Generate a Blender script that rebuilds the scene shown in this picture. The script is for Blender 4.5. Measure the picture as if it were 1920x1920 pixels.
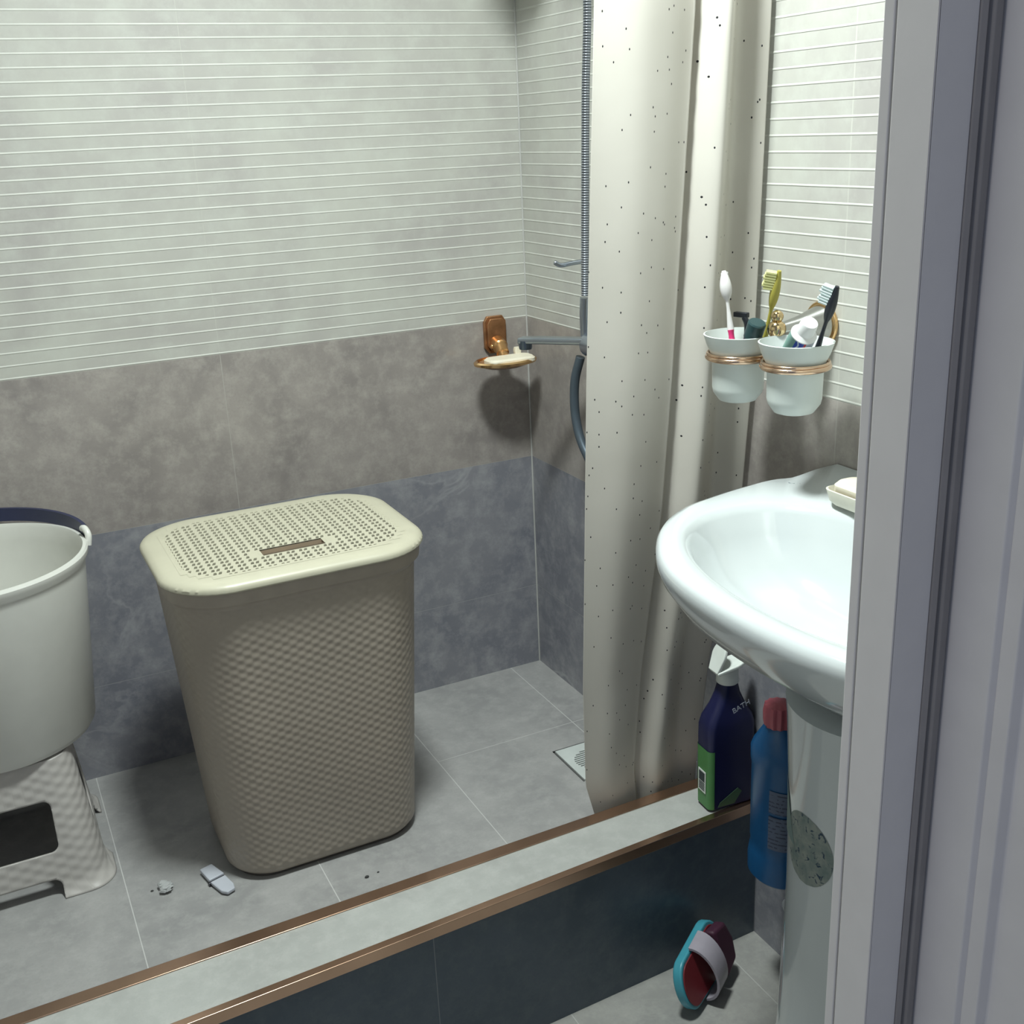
import bpy, bmesh, math, random
from mathutils import Vector, Matrix
random.seed(7)
S = bpy.context.scene
for o in list(bpy.data.objects): bpy.data.objects.remove(o)
COL = S.collection

# ---------------------------------------------------------------- camera
cam_d = bpy.data.cameras.new('camera'); cam = bpy.data.objects.new('camera', cam_d); COL.objects.link(cam)
F_PX, YAW, PITCH, ROLL = 2104.2, .4478, .3297, -.0452
fwd = Vector((math.sin(YAW)*math.cos(PITCH), math.cos(YAW)*math.cos(PITCH), -math.sin(PITCH)))
rgt = Vector((math.cos(YAW), -math.sin(YAW), 0)); up = rgt.cross(fwd)
r2 = math.cos(ROLL)*rgt + math.sin(ROLL)*up; u2 = -math.sin(ROLL)*rgt + math.cos(ROLL)*up
m = Matrix((r2, u2, -fwd)).transposed().to_4x4(); m.translation = Vector((-1.0524, -2.078, 1.1593))
cam.matrix_world = m
cam_d.sensor_fit = 'HORIZONTAL'; cam_d.sensor_width = 36; cam_d.lens = 36*F_PX/1920
cam_d.clip_start = .02
S.camera = cam
# ---------------------------------------------------------------- world, light, exposure
W = bpy.data.worlds.new('hall_ambient'); S.world = W; W.use_nodes = True
bg = W.node_tree.nodes['Background']; bg.inputs[0].default_value = (.37, .44, .62, 1); bg.inputs[1].default_value = .40
ld = bpy.data.lights.new('ceiling_lamp_light', 'AREA'); ld.shape = 'DISK'; ld.size = .24; ld.energy = 34; ld.color = (.915, .995, .965)
lo = bpy.data.objects.new('ceiling_lamp_light', ld); COL.objects.link(lo); lo.location = (-.60, -.87, 2.03)
hd_ = bpy.data.lights.new('door_frame_fill_light', 'AREA'); hd_.shape = 'DISK'; hd_.size = .4; hd_.energy = 7; hd_.color = (1, .97, .92)  # unseen fill light, added to brighten the door frame and leaf
ho = bpy.data.objects.new('door_frame_fill_light', hd_); COL.objects.link(ho); ho.location = (-3.0, -1.95, 1.75)
ho.rotation_euler = (Vector((-.55, -1.7, 1.0))-ho.location).to_track_quat('-Z', 'Y').to_euler()
S.view_settings.view_transform = 'Standard'; S.view_settings.look = 'None'
S.view_settings.exposure = 0.0; S.view_settings.gamma = 1; S.view_settings.use_curve_mapping = False

# ---------------------------------------------------------------- material helpers
class NT:
    def __init__(s, name):
        s.m = bpy.data.materials.new(name); s.m.use_nodes = True; s.t = s.m.node_tree
        s.b = s.t.nodes['Principled BSDF']
    def n(s, typ, **kw):
        nd = s.t.nodes.new(typ)
        for k, v in kw.items(): setattr(nd, k, v)
        return nd
    def put(s, sock, v):
        if isinstance(v, bpy.types.NodeSocket): s.t.links.new(v, sock)
        elif isinstance(v, (tuple, list)) and len(v) == 3 and sock.type == 'RGBA': sock.default_value = (*v, 1)
        else: sock.default_value = v
    def math(s, op, a, b=0., c=0.):
        nd = s.n('ShaderNodeMath', operation=op)
        for i, v in enumerate((a, b, c)): s.put(nd.inputs[i], v)
        return nd.outputs[0]
    def mix(s, f, a, b, mode='MIX'):
        nd = s.n('ShaderNodeMix', data_type='RGBA', blend_type=mode)
        s.put(nd.inputs[0], f); s.put(nd.inputs[6], a); s.put(nd.inputs[7], b)
        return nd.outputs[2]
    def noise(s, scale, detail=4, rough=.5, vec=None, dist=0.):
        nd = s.n('ShaderNodeTexNoise'); nd.inputs['Scale'].default_value = scale
        nd.inputs['Detail'].default_value = detail; nd.inputs['Roughness'].default_value = rough
        nd.inputs['Distortion'].default_value = dist
        if vec is not None: s.put(nd.inputs['Vector'], vec)
        return nd.outputs['Fac']
    def rng(s, v, a, b, c=0., d=1.):
        nd = s.n('ShaderNodeMapRange'); s.put(nd.inputs[0], v)
        for i, q in enumerate((a, b, c, d)): nd.inputs[i+1].default_value = q
        return nd.outputs[0]
    def pos(s): return s.n('ShaderNodeNewGeometry').outputs['Position']
    def uv(s): return s.n('ShaderNodeUVMap').outputs[0]
    def xyz(s, v):
        nd = s.n('ShaderNodeSeparateXYZ'); s.put(nd.inputs[0], v); return nd.outputs
    def bump(s, h, strength=.3, dist=.002):
        nd = s.n('ShaderNodeBump'); nd.inputs['Strength'].default_value = strength; nd.inputs['Distance'].default_value = dist
        s.put(nd.inputs['Height'], h); s.put(s.b.inputs['Normal'], nd.outputs[0])
    def fin(s, col=None, rough=.5, metal=0., spec=.5):
        if col is not None: s.put(s.b.inputs['Base Color'], col)
        s.put(s.b.inputs['Roughness'], rough); s.put(s.b.inputs['Metallic'], metal)
        s.b.inputs['Specular IOR Level'].default_value = spec
        return s.m

def plain(name, col, rough=.5, metal=0., spec=.5, var=.06, scale=30, bump=0.):
    t = NT(name); f = t.noise(scale, 3, vec=t.pos())
    k = t.rng(f, .3, .7, 1-var, 1+var)
    nd = t.n('ShaderNodeVectorMath', operation='SCALE'); nd.inputs[0].default_value = col; t.put(nd.inputs['Scale'], k)
    if bump: t.bump(f, bump, .001)
    return t.fin(nd.outputs[0], rough, metal, spec)

def joint(t, c, off, period, width):
    a = t.math('ADD', c, period/2-off); a = t.math('FLOORED_MODULO', a, period)
    a = t.math('ABSOLUTE', t.math('SUBTRACT', a, period/2)); return t.math('LESS_THAN', a, width/2)

def tile(name, base, dark, light, joints, grout, rough=.35, veins=0., blot=6., spec=.5, fine=.5):
    """stone-look ceramic: base blotched with dark and light, thin grout joints [(axis, offset, period, width)]"""
    t = NT(name); p = t.pos(); c = t.xyz(p)
    n1 = t.noise(blot, 6, .6, p, .4); n2 = t.noise(blot*4.3, 6, .7, p); n3 = t.noise(blot*30, 3, .6, p)
    col = t.mix(t.rng(n1, .35, .62), dark, base)
    col = t.mix(t.math('MULTIPLY', t.rng(n2, .45, .75), .75), col, light)
    col = t.mix(t.math('MULTIPLY', t.rng(n3, .5, .85), fine), col, dark)
    if veins:
        w = t.noise(blot*.55, 5, .55, p, 1.2)
        v = t.math('ABSOLUTE', t.math('SUBTRACT', w, .5)); v = t.rng(v, 0., .022, 1., 0.)
        v = t.math('MULTIPLY', v, t.rng(t.noise(blot*.4, 2, .5, p), .42, .65))
        col = t.mix(t.math('MULTIPLY', v, veins), col, light)
    mask = None
    for ax, off, per, wd, *lim in joints:
        j = joint(t, c[ax], off, per, wd)
        if lim: j = t.math('MULTIPLY', j, t.math('GREATER_THAN', c[1-ax], lim[0]))
        mask = j if mask is None else t.math('MAXIMUM', mask, j)
    if mask is not None:
        col = t.mix(t.math('MULTIPLY', mask, .75), col, grout)
        t.bump(t.math('SUBTRACT', 1., mask), .4, .001)
        r = t.math('ADD', t.math('MULTIPLY', mask, .3), rough)
    else: r = rough
    return t.fin(col, r, 0, spec)

# ---------------------------------------------------------------- geometry helpers
class MB:
    def __init__(s): s.v = []; s.f = []; s.mi = []; s.uv = {}; s.cur = 0
    def vert(s, p): s.v.append(Vector(p)); return len(s.v)-1
    def face(s, ids): s.f.append(tuple(ids)); s.mi.append(s.cur)
    def box(s, a, b):
        x0, y0, z0 = a; x1, y1, z1 = b
        i = [s.vert(p) for p in ((x0,y0,z0),(x1,y0,z0),(x1,y1,z0),(x0,y1,z0),(x0,y0,z1),(x1,y0,z1),(x1,y1,z1),(x0,y1,z1))]
        for q in ((0,3,2,1),(4,5,6,7),(0,1,5,4),(1,2,6,5),(2,3,7,6),(3,0,4,7)): s.face([i[k] for k in q])
        return s
    def prism(s, poly, z0, z1, ax=(Vector((1,0,0)),Vector((0,1,0)),Vector((0,0,1))), o=Vector((0,0,0))):
        n = len(poly); X, Y, Z = ax
        a = [s.vert(o+X*p[0]+Y*p[1]+Z*z0) for p in poly]; b = [s.vert(o+X*p[0]+Y*p[1]+Z*z1) for p in poly]
        s.face(a[::-1]); s.face(b)
        for i in range(n): s.face((a[i], a[(i+1)%n], b[(i+1)%n], b[i]))
        return s
    def rings(s, rings, cap0=True, cap1=True, closed=True):
        ids = [[s.vert(p) for p in r] for r in rings]; n = len(rings[0])
        for a, b in zip(ids, ids[1:]):
            for i in range(n if closed else n-1): s.face((a[i], a[(i+1)%n], b[(i+1)%n], b[i]))
        if cap0: s.face(ids[0][::-1])
        if cap1: s.face(ids[-1])
        return ids
    def lathe(s, prof, o=(0,0,0), axis=(0,0,1), seg=40, cap0=True, cap1=True, sx=1., sy=1.):
        o = Vector(o); Z = Vector(axis).normalized()
        X = Z.orthogonal().normalized() if abs(Z.z) < .999 else Vector((1,0,0)); Y = Z.cross(X)
        R = [[o+Z*h+X*(r*sx*math.cos(2*math.pi*k/seg))+Y*(r*sy*math.sin(2*math.pi*k/seg)) for k in range(seg)] for r, h in prof]
        return s.rings(R, cap0, cap1)
    def tube(s, pts, rad, seg=12, cap=True, sy=1.):
        pts = [Vector(p) for p in pts]; n = len(pts)
        if not isinstance(rad, (list, tuple)): rad = [rad]*n
        T = []
        for i in range(n): T.append((pts[min(i+1,n-1)]-pts[max(i-1,0)]).normalized())
        X = T[0].orthogonal().normalized(); R = []
        for i in range(n):
            X = (X-T[i]*X.dot(T[i])).normalized(); Y = T[i].cross(X)
            R.append([pts[i]+(X*math.cos(2*math.pi*k/seg)+Y*(sy*math.sin(2*math.pi*k/seg)))*rad[i] for k in range(seg)])
        return s.rings(R, cap, cap)
    def torus(s, o, R, r, axis=(0,0,1), seg=48, rs=12):
        o = Vector(o); Z = Vector(axis).normalized(); X = Z.orthogonal().normalized(); Y = Z.cross(X); ids = []
        for i in range(seg):
            a = 2*math.pi*i/seg; d = X*math.cos(a)+Y*math.sin(a)
            ids.append([s.vert(o+d*(R+r*math.cos(2*math.pi*k/rs))+Z*(r*math.sin(2*math.pi*k/rs))) for k in range(rs)])
        for i in range(seg):
            for k in range(rs): s.face((ids[i][k], ids[(i+1)%seg][k], ids[(i+1)%seg][(k+1)%rs], ids[i][(k+1)%rs]))
        return s
    def ball(s, o, r, seg=20, n=12, sz=1.):
        prof = [(r*math.sin(math.pi*k/n)+1e-5, -r*sz*math.cos(math.pi*k/n)) for k in range(n+1)]
        s.lathe(prof, o, seg=seg); return s
    def build(s, name, mats, parent=None, smooth=True, bevel=0., angle=35, sub=0, solid=0.):
        mats = mats if isinstance(mats, (list, tuple)) else [mats]
        off = parent_loc(parent)
        me = bpy.data.meshes.new(name); me.from_pydata([p-off for p in s.v], [], s.f)
        for mm in mats: me.materials.append(mm)
        me.polygons.foreach_set('material_index', s.mi)
        if s.uv:
            l = me.uv_layers.new(name='UVMap')
            for lp in me.loops: l.data[lp.index].uv = s.uv.get(lp.vertex_index, (0, 0))
        bm = bmesh.new(); bm.from_mesh(me)
        if not s.uv: bmesh.ops.remove_doubles(bm, verts=bm.verts, dist=1e-6)
        bmesh.ops.recalc_face_normals(bm, faces=bm.faces); bm.to_mesh(me); bm.free()
        if smooth:
            me.polygons.foreach_set('use_smooth', [True]*len(me.polygons))
            try: me.set_sharp_from_angle(angle=math.radians(angle))
            except Exception: pass
        me.update()
        o = bpy.data.objects.new(name, me); COL.objects.link(o)
        if parent: o.parent = parent
        if bevel:
            md = o.modifiers.new('bevel', 'BEVEL'); md.width = bevel; md.segments = 3; md.limit_method = 'ANGLE'; md.angle_limit = math.radians(40)
        if solid:
            md = o.modifiers.new('solid', 'SOLIDIFY'); md.thickness = solid; md.offset = 0
        if sub:
            md = o.modifiers.new('sub', 'SUBSURF'); md.levels = sub; md.render_levels = sub
        return o

def parent_loc(p):
    v = Vector((0,0,0))
    while p: v = v+p.location; p = p.parent
    return v
def tag(o, label, cat, group=None):
    o['label'] = label; o['category'] = cat
    if group: o['group'] = group
    return o
def thing(name, label, cat, loc, group=None):
    o = bpy.data.objects.new(name, None); o.empty_display_size = .02; COL.objects.link(o); o.location = loc
    return tag(o, label, cat, group)
def struct(o): o['kind'] = 'structure'; return o
def rr(hx, hy, r, n=10, cx=0., cy=0.):
    """rounded rectangle, counter-clockwise, n+1 points per corner"""
    P = []
    for qx, qy, a0 in ((1,1,0),(-1,1,90),(-1,-1,180),(1,-1,270)):
        for k in range(n+1):
            a = math.radians(a0+90*k/n); P.append((cx+qx*(hx-r)+r*math.cos(a), cy+qy*(hy-r)+r*math.sin(a)))
    return P
def bez(P, n=24):
    """Catmull-Rom through P"""
    P = [Vector(p) for p in P]; Q = [P[0]*2-P[1]]+P+[P[-1]*2-P[-2]]; out = []
    for i in range(1, len(Q)-2):
        for k in range(n):
            t = k/n; a, b, c, d = Q[i-1:i+3]
            out.append(.5*((2*b)+(c-a)*t+(2*a-5*b+4*c-d)*t*t+(3*b-a-3*c+d)*t**3))
    out.append(P[-1]); return out
def text_mesh(s, name, size, mat, origin, ux, uy, parent, lift=.0004, depth=.0002):
    cu = bpy.data.curves.new(name, 'FONT'); cu.body = s; cu.size = size; cu.extrude = depth
    to = bpy.data.objects.new(name, cu); COL.objects.link(to)
    bpy.context.view_layer.update()
    me = bpy.data.meshes.new_from_object(to); bpy.data.objects.remove(to)
    ux = Vector(ux).normalized(); uz = ux.cross(Vector(uy)).normalized(); uy = uz.cross(ux)
    off = parent_loc(parent)
    for v in me.vertices: v.co = Vector(origin)+ux*v.co.x+uy*v.co.y+uz*(v.co.z+lift)-off
    me.materials.append(mat); o = bpy.data.objects.new(name, me); COL.objects.link(o); o.parent = parent
    return o

# ---------------------------------------------------------------- room dimensions (metres)
H1, H2, H3 = .1886, .4886, .7886           # tile courses on the shower walls
RIB = .3/14; ZC = 2.2; ZL = -.19; ZK = .0741
XL = -1.75; YF = -1.60; YO = -1.635        # left wall, inner and outer face of the front partition
def cf(x): return -.789+.0381*x            # front face of the kerb
def cb(x): return -.684+.012*x             # back face of the kerb
JX = (0, -.635, .635, .0016); JY = (1, -.928, .635, .0022)
IVORY = (.61, .61, .54); GR = (.58, .585, .57)
def wallmats(k, j):
    glaze = tile('ribbed_ivory_tile_'+k, (.505,.505,.46), (.425,.41,.39), (.56,.575,.525), [j], (.52,.52,.475) if k == 'back' else (.55,.55,.50), .42, 0, 4., fine=.15)
    ridge = plain('ivory_ridge_'+k, (.585,.59,.545), .55)
    mid = tile('warm_grey_tile_'+k, (.36,.328,.305), (.265,.240,.228), (.48,.445,.41), [j, (2, H2, 5., .0018), (2, H3, 5., .002)], (.43,.41,.38), .32, 0, 7., fine=.55)
    low = tile('blue_grey_marble_'+k, (.275,.275,.30), (.20,.205,.24), (.44,.44,.455), [j, (2, H1, 5., .0018)], (.33,.335,.35), .25, .75, 5., fine=.25)
    return [low, mid, glaze, ridge]
def ribbed_wall(name, k, j, A, B, nrm, z0, step=None):
    """wall from plan point A to B, face towards nrm; plain courses below, ribbed tiles above"""
    A = Vector((*A, 0)); B = Vector((*B, 0)); nv = Vector((*nrm, 0)); mb = MB()
    rows = [(z0, 0., 0), (H2, 0., 1), (H3, 0., 2)]; z = H3
    while z < ZC-.03:
        rows += [(z+.0009, .0006, 3), (z+.0020, .0006, 3), (z+.0034, 0., 2)]
        z += RIB; rows.append((z, 0., 3))
    rows[2] = (H3, 0., 3); rows.append((ZC, 0., 2))
    ids = []
    for zz, d, mi in rows:
        ids.append((mb.vert(A+nv*d+Vector((0,0,zz))), mb.vert(B+nv*d+Vector((0,0,zz)))))
    for i in range(len(ids)-1):
        mb.cur = rows[i][2]; a, b = ids[i], ids[i+1]; mb.face((a[0], a[1], b[1], b[0]))
    mb.cur = 2                                   # body of the wall behind the tiles
    bk = [A-nv*.1+Vector((0,0,z0)), B-nv*.1+Vector((0,0,z0)), B-nv*.1+Vector((0,0,ZC)), A-nv*.1+Vector((0,0,ZC))]
    q = [mb.vert(p) for p in bk]; mb.face(q)
    l, h = ids[0], ids[-1]
    mb.face((l[0], l[1], q[1], q[0])); mb.face((h[0], h[1], q[2], q[3]))
    return struct(mb.build(name, wallmats(k, j), smooth=False))
wb = ribbed_wall('wall_back', 'back', JX, (XL, 0), (0, 0), (0, -1), -.02)
wr = ribbed_wall('wall_right', 'right', JY, (0, 0), (0, YF), (-1, 0), ZL)
wl = ribbed_wall('wall_left', 'left', JY, (XL, YF), (XL, 0), (1, 0), ZL)
dark_wall = tile('front_wall_tile', (.46,.46,.42), (.42,.41,.38), (.52,.52,.48), [], GR)
mb = MB(); mb.box((-.594, YO, ZL), (.1, YF, ZC)); mb.box((XL-.1, YO, ZL), (-1.452, YF, ZC)); mb.box((-1.452, YO, 1.95), (-.594, YF, ZC))
struct(mb.build('wall_front', dark_wall, smooth=False))
white_paint = plain('ceiling_paint', (.45,.46,.45), .7)
struct(MB().box((XL-.1, YO, ZC), (.1, .1, ZC+.05)).build('ceiling', white_paint, smooth=False))
floor_m = tile('floor_tile', (.34,.335,.315), (.28,.28,.27), (.42,.415,.39), [(0, -.075, .3, .0016), (1, -1.25, .6, .0016)], (.5,.5,.48), .3, .2, 8.)
struct(MB().box((-2.9, -3.6, ZL-.05), (.1, cf(0)+.03, ZL)).build('floor', floor_m, smooth=False))
pan_m = tile('shower_floor_tile', (.375,.370,.365), (.295,.293,.292), (.455,.450,.44), [(0, -.075, .3, .0017), (1, -.285, .6, .0014, -.375)], (.60,.60,.585), .34, .15, 7.)
mb = MB(); mb.prism([(XL, cb(XL)), (0, cb(0)), (0, 0), (XL, 0)], ZL, 0.)
struct(mb.build('floor_shower', pan_m, smooth=False))
kerb_m = tile('kerb_top_tile', (.43,.44,.42), (.37,.375,.36), (.50,.505,.485), [], GR, .32, .1, 9.)
front_m = tile('kerb_front_shaded_tile', (.078,.102,.13), (.052,.075,.10), (.11,.135,.15), [(0, -.601, .6, .0014)], (.25,.26,.27), .35, .15, 8.)  # dark navy tone paints the shade of the kerb front into its tile
mb = MB(); q = [mb.vert(p) for p in ((XL,cf(XL),ZL),(0,cf(0),ZL),(0,cb(0),ZL),(XL,cb(XL),ZL),(XL,cf(XL),ZK),(0,cf(0),ZK),(0,cb(0),ZK),(XL,cb(XL),ZK))]
mb.cur = 0; mb.face([q[i] for i in (4,5,6,7)]); mb.cur = 1
for f in ((0,3,2,1),(0,1,5,4),(1,2,6,5),(2,3,7,6),(3,0,4,7)): mb.face([q[i] for i in f])
struct(mb.build('wall_kerb', [kerb_m, front_m], smooth=False))
bronze = plain('bronze_trim_metal', (.60,.40,.29), .27, 1., var=.1, scale=12)
def strip(name, prof):
    """L profile [(dy, z, ref)] swept along the kerb; ref 0 front edge, 1 back edge"""
    mb = MB(); R = []
    for x in (XL, 0.):
        R.append([Vector((x, (cf(x) if r == 0 else cb(x))+dy, z)) for dy, z, r in prof])
    mb.rings(R); return struct(mb.build(name, bronze, smooth=True, bevel=.0009))
strip('trim_1', [(-.0022, ZK-.0165, 0), (.0, ZK-.0165, 0), (.0, ZK, 0), (.011, ZK, 0), (.011, ZK+.002, 0), (-.0022, ZK+.002, 0)])
strip('trim_2', [(.002, ZK-.02, 1), (.0, ZK-.02, 1), (.0, ZK, 1), (-.021, ZK, 1), (-.021, ZK+.002, 1), (.002, ZK+.002, 1)])

mb = MB(); mb.tube([(-.0012, -.0012, 0), (-.0012, -.0012, ZC)], .0018, 8); struct(mb.build('trim_3', plain('pale_corner_grout', (.50,.50,.48), .6)))
# ---------------------------------------------------------------- door frame and open leaf
pvc = plain('white_pvc', (.80,.78,.77), .4, var=.02)
seal = plain('grey_rubber_seal', (.32,.305,.30), .6)
dgap = plain('dark_gap_rubber', (.03,.035,.05), .8)
CX, CY = -1.0524, -2.078
def azx(az, y): return CX+(y-CY)*math.tan(math.radians(az))
def azy(az, x): return CY+(x-CX)/math.tan(math.radians(az))
x0 = azx(43.70, YF); yg = azy(44.09, x0); y2 = azy(45.93, x0); x3 = azx(47.60, y2)
door = bpy.data.objects.new('door_1', None); COL.objects.link(door); door.location = (x0, y2, ZL); struct(door)
mb = MB()
mb.prism([(x0, YF+.002), (x0, yg+.0008), (x0+.004, yg+.0008), (x0+.004, yg-.0008), (x0, yg-.0008), (x0, y2), (x3, y2), (x3, YF+.002)], ZL, 1.95)
mb.prism([(-1.452, YF), (-1.452, y2), (-1.42, y2), (-1.42, YF)], ZL, 1.95)
mb.box((-1.42, y2, 1.91), (x0, YF, 1.95))
mb.build('door_frame', pvc, door, bevel=.0012)
x4 = -.553; y4 = azy(48.35, x4)
mb = MB(); mb.prism([(x3, y2+.004), (x3, y2-.001), (x3+.003, y2-.003), (x3+.004, y2+.001), (x3+.007, y2-.004), (x4-.002, y2-.003), (x4-.001, y2+.004)], ZL, 1.95)
mb.build('seal_strip', seal, door, bevel=.0006)
y5 = azy(50.80, x4); x5 = x4+.008; y6 = azy(51.35, x5)
leaf = MB()
leaf.prism([(x4, y4), (x4, y5), (x5, y5-.0035), (x5, y6+.001), (x5-.004, y6), (x5-.0045, y6-.012), (x5+.003, y6-.014), (x5+.003, -2.20), (x4, -2.21), (x4, -2.27), (x4+.04, -2.27), (x4+.04, y4)], ZL+.01, 1.93)
leaf.build('door_leaf', pvc, door, bevel=.0016)
mb = MB(); mb.prism([(x5-.0002, y5-.0036), (x5-.0012, y6+.003), (x5-.0002, y6+.001)], ZL+.08, 1.85)
mb.build('glazing_gasket', seal, door)

# ---------------------------------------------------------------- laundry hamper
def weave_mat(name, col, du, dv, st):
    t = NT(name); u = t.xyz(t.uv())
    a = t.math('COSINE', t.math('MULTIPLY', t.math('ADD', u[0], t.math('MULTIPLY', u[1], .0)), 2*math.pi/du))
    b = t.math('COSINE', t.math('MULTIPLY', u[1], math.pi/dv))
    h = t.math('MULTIPLY', a, b); h = t.math('ADD', t.math('MULTIPLY', h, .5), .5)
    h = t.math('ADD', h, t.math('MULTIPLY', t.math('POWER', t.math('ABSOLUTE', a), .5), .15))
    t.bump(h, st, .0035)
    f = t.noise(9, 3, vec=t.pos()); c = t.mix(t.rng(f, .3, .7), tuple(q*.95 for q in col), tuple(q*1.04 for q in col))
    return t.fin(c, .42)
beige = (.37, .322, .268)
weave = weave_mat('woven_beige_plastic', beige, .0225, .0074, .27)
lid_m = plain('cream_beige_lid_plastic', (.535,.51,.395), .38, var=.03)
hole_dark = plain('hamper_inside_shadow_plastic', (.30,.265,.2), .6)
HX, HY, HT = -.646, -.354, .548
ham = thing('laundry_hamper', 'tall beige woven-look plastic laundry hamper with perforated lid standing on shower floor', 'laundry hamper', (HX, HY, 0))
mb = MB(); N = 12; rows = 60
def ham_ring(z):
    t = z/.5; s_ = t if t < 1 else 1
    hx = .166+(.196-.166)*s_; hy = .130+(.160-.130)*s_; r = .072+.016*s_
    return hx, hy, r
R = []
for k in range(rows+1):
    z = .010+(.500-.010)*k/rows; hx, hy, r = ham_ring(z)
    if k == 0: hx -= .004; hy -= .004
    R.append([Vector((HX+x, HY+y, z)) for x, y in rr(hx, hy, r, N)])
ids = mb.rings([r+[r[0]] for r in R], True, False, closed=False)
for k, rid in enumerate(ids):
    L = 0.; pts = R[rows//2]+[R[rows//2][0]]
    for i, vi in enumerate(rid):
        if i: L += (pts[i]-pts[i-1]).length
        mb.uv[vi] = (L, R[k][0].z)
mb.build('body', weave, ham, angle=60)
mb = MB()                                                       # plain rolled rim under the lid
prof = [(.500, .0), (.506, .003), (.510, .008), (.532, .010), (.533, .002), (.500, -.003)]
mb.rings([[Vector((HX+x, HY+y, z)) for x, y in rr(.196+d, .160+d, .088+d*.6, N)] for z, d in prof+prof[:1]], False, False)
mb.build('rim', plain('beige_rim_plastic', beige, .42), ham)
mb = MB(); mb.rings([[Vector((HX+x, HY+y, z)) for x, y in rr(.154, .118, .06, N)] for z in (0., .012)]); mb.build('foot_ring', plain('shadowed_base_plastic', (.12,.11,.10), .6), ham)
mb = MB()                                                       # lid: rolled border
prof = [(.5315, .0125), (.5345, .0155), (.539, .0155), (.5435, .0125), (HT-.0012, .0045), (HT, -.006), (HT, -.024), (HT-.003, -.024), (HT-.003, -.006), (.5315, .008)]
n = 36; R = []
for z, d in prof+prof[:1]:
    P = rr(.196+d, .160+d, .088+d*.8, n); ring = []
    for i, (x, y) in enumerate(P):
        e = .0004*math.sin(i*2.1) if d > .013 else 0.
        ring.append(Vector((HX+x*(1+e/.2), HY+y*(1+e/.2), z)))
    R.append(ring)
mb.rings(R, False, False)
lid = mb.build('lid', lid_m, ham)
mb = MB(); nx, ny = 36, 20; wx, wy = .360/nx, .288/ny; hx0, hy0 = -.180, -.144
def inside(x, y, hx, hy, r):
    dx, dy = max(abs(x)-(hx-r), 0), max(abs(y)-(hy-r), 0); return abs(x) <= hx and abs(y) <= hy and dx*dx+dy*dy <= r*r
for i in range(nx):
    for j in range(ny):
        x, y = hx0+i*wx, hy0+j*wy; cxm, cym = x+wx/2, y+wy/2
        if not inside(cxm, cym, .1805, .1445, .075): continue
        slot = abs(cxm) < .055 and abs(cym+.072) < wy*.6
        zt = HT+.0003
        if slot: continue
        o = [Vector((HX+a, HY+b, zt)) for a, b in ((x,y),(x+wx,y),(x+wx,y+wy),(x,y+wy))]
        ok = inside(cxm, cym, .176, .139, .070) and not (abs(cxm) < .066 and abs(cym+.072) < wy*.9)
        if ok: q = [(.30,.14),(.84,.14),(.97,.78),(.58,.80)] if i % 2 == 0 else [(.05,.14),(.58,.14),(.84,.78),(.40,.80)]
        else: q = None
        oi = [mb.vert(p) for p in o]
        if q is None: mb.face(oi); continue
        ii = [mb.vert((HX+x+a*wx, HY+y+b*wy, zt)) for a, b in q]; jj = [mb.vert((HX+x+a*wx, HY+y+b*wy, zt-.003)) for a, b in q]
        for k in range(4):
            mb.face((oi[k], oi[(k+1)%4], ii[(k+1)%4], ii[k])); mb.face((ii[k], ii[(k+1)%4], jj[(k+1)%4], jj[k]))
mb.build('perforated_panel', lid_m, lid, smooth=False)
mb = MB(); mb.rings([[Vector((HX+x, HY-.072+y, z)) for x, y in rr(hx, .0088, .004, 4)] for z, hx in ((HT+.0004, .0552), (HT-.007, .054))], False, True)
mb.build('handle_slot', plain('slot_brown_plastic', (.33,.26,.19), .6), lid)

# ---------------------------------------------------------------- bucket on stool
stool_m = weave_mat('wavy_grey_beige_plastic', (.50,.475,.45), .034, .0095, .32)
SX, SY, SH = -1.150, -.200, .232
stool = thing('step_stool', 'grey-beige plastic step stool with wavy sides standing under the white bucket', 'stool', (SX, SY, 0))
mb = MB(); n = 60; rows = 92; R = []
def st_half(t): return .158-.026*t+(.010*max(0, 1-t*9)**2), .152-.034*t+(.010*max(0, 1-t*9)**2)
def rr_dense(hx, hy, r, ns, na):
    P = []
    for qx, qy, a0 in ((1,-1,-90),(1,1,0),(-1,1,90),(-1,-1,180)):
        c = (qx*(hx-r), qy*(hy-r))
        for k in range(na): a = math.radians(a0+90*k/na); P.append((c[0]+r*math.cos(a), c[1]+r*math.sin(a)))
        a = math.radians(a0+90); e = (c[0]+r*math.cos(a), c[1]+r*math.sin(a))
        nq = {(1,-1):(1,1),(1,1):(-1,1),(-1,1):(-1,-1),(-1,-1):(1,-1)}[(qx,qy)]
        nc = (nq[0]*(hx-r)+r*math.cos(a), nq[1]*(hy-r)+r*math.sin(a))
        for k in range(ns): f = k/ns; P.append((e[0]+(nc[0]-e[0])*f, e[1]+(nc[1]-e[1])*f))
    k = 2*(ns+na); return P[k:]+P[:k]
for k in range(rows+1):
    t = k/rows; hx, hy = st_half(t); R.append([Vector((SX+x, SY+y, t*SH)) for x, y in rr_dense(hx, hy, .045, 80, 10)])
ids = [[mb.vert(p) for p in r+[r[0]]] for r in R]
for k, rid in enumerate(ids):
    L = 0.
    for i, vi in enumerate(rid):
        if i: L += (R[40][i % len(R[0])]-R[40][i-1]).length
        mb.uv[vi] = (L, R[k][0].z)
def side_of(c): return abs(c.y-SY)/.15 > abs(c.x-SX)/.156
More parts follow.
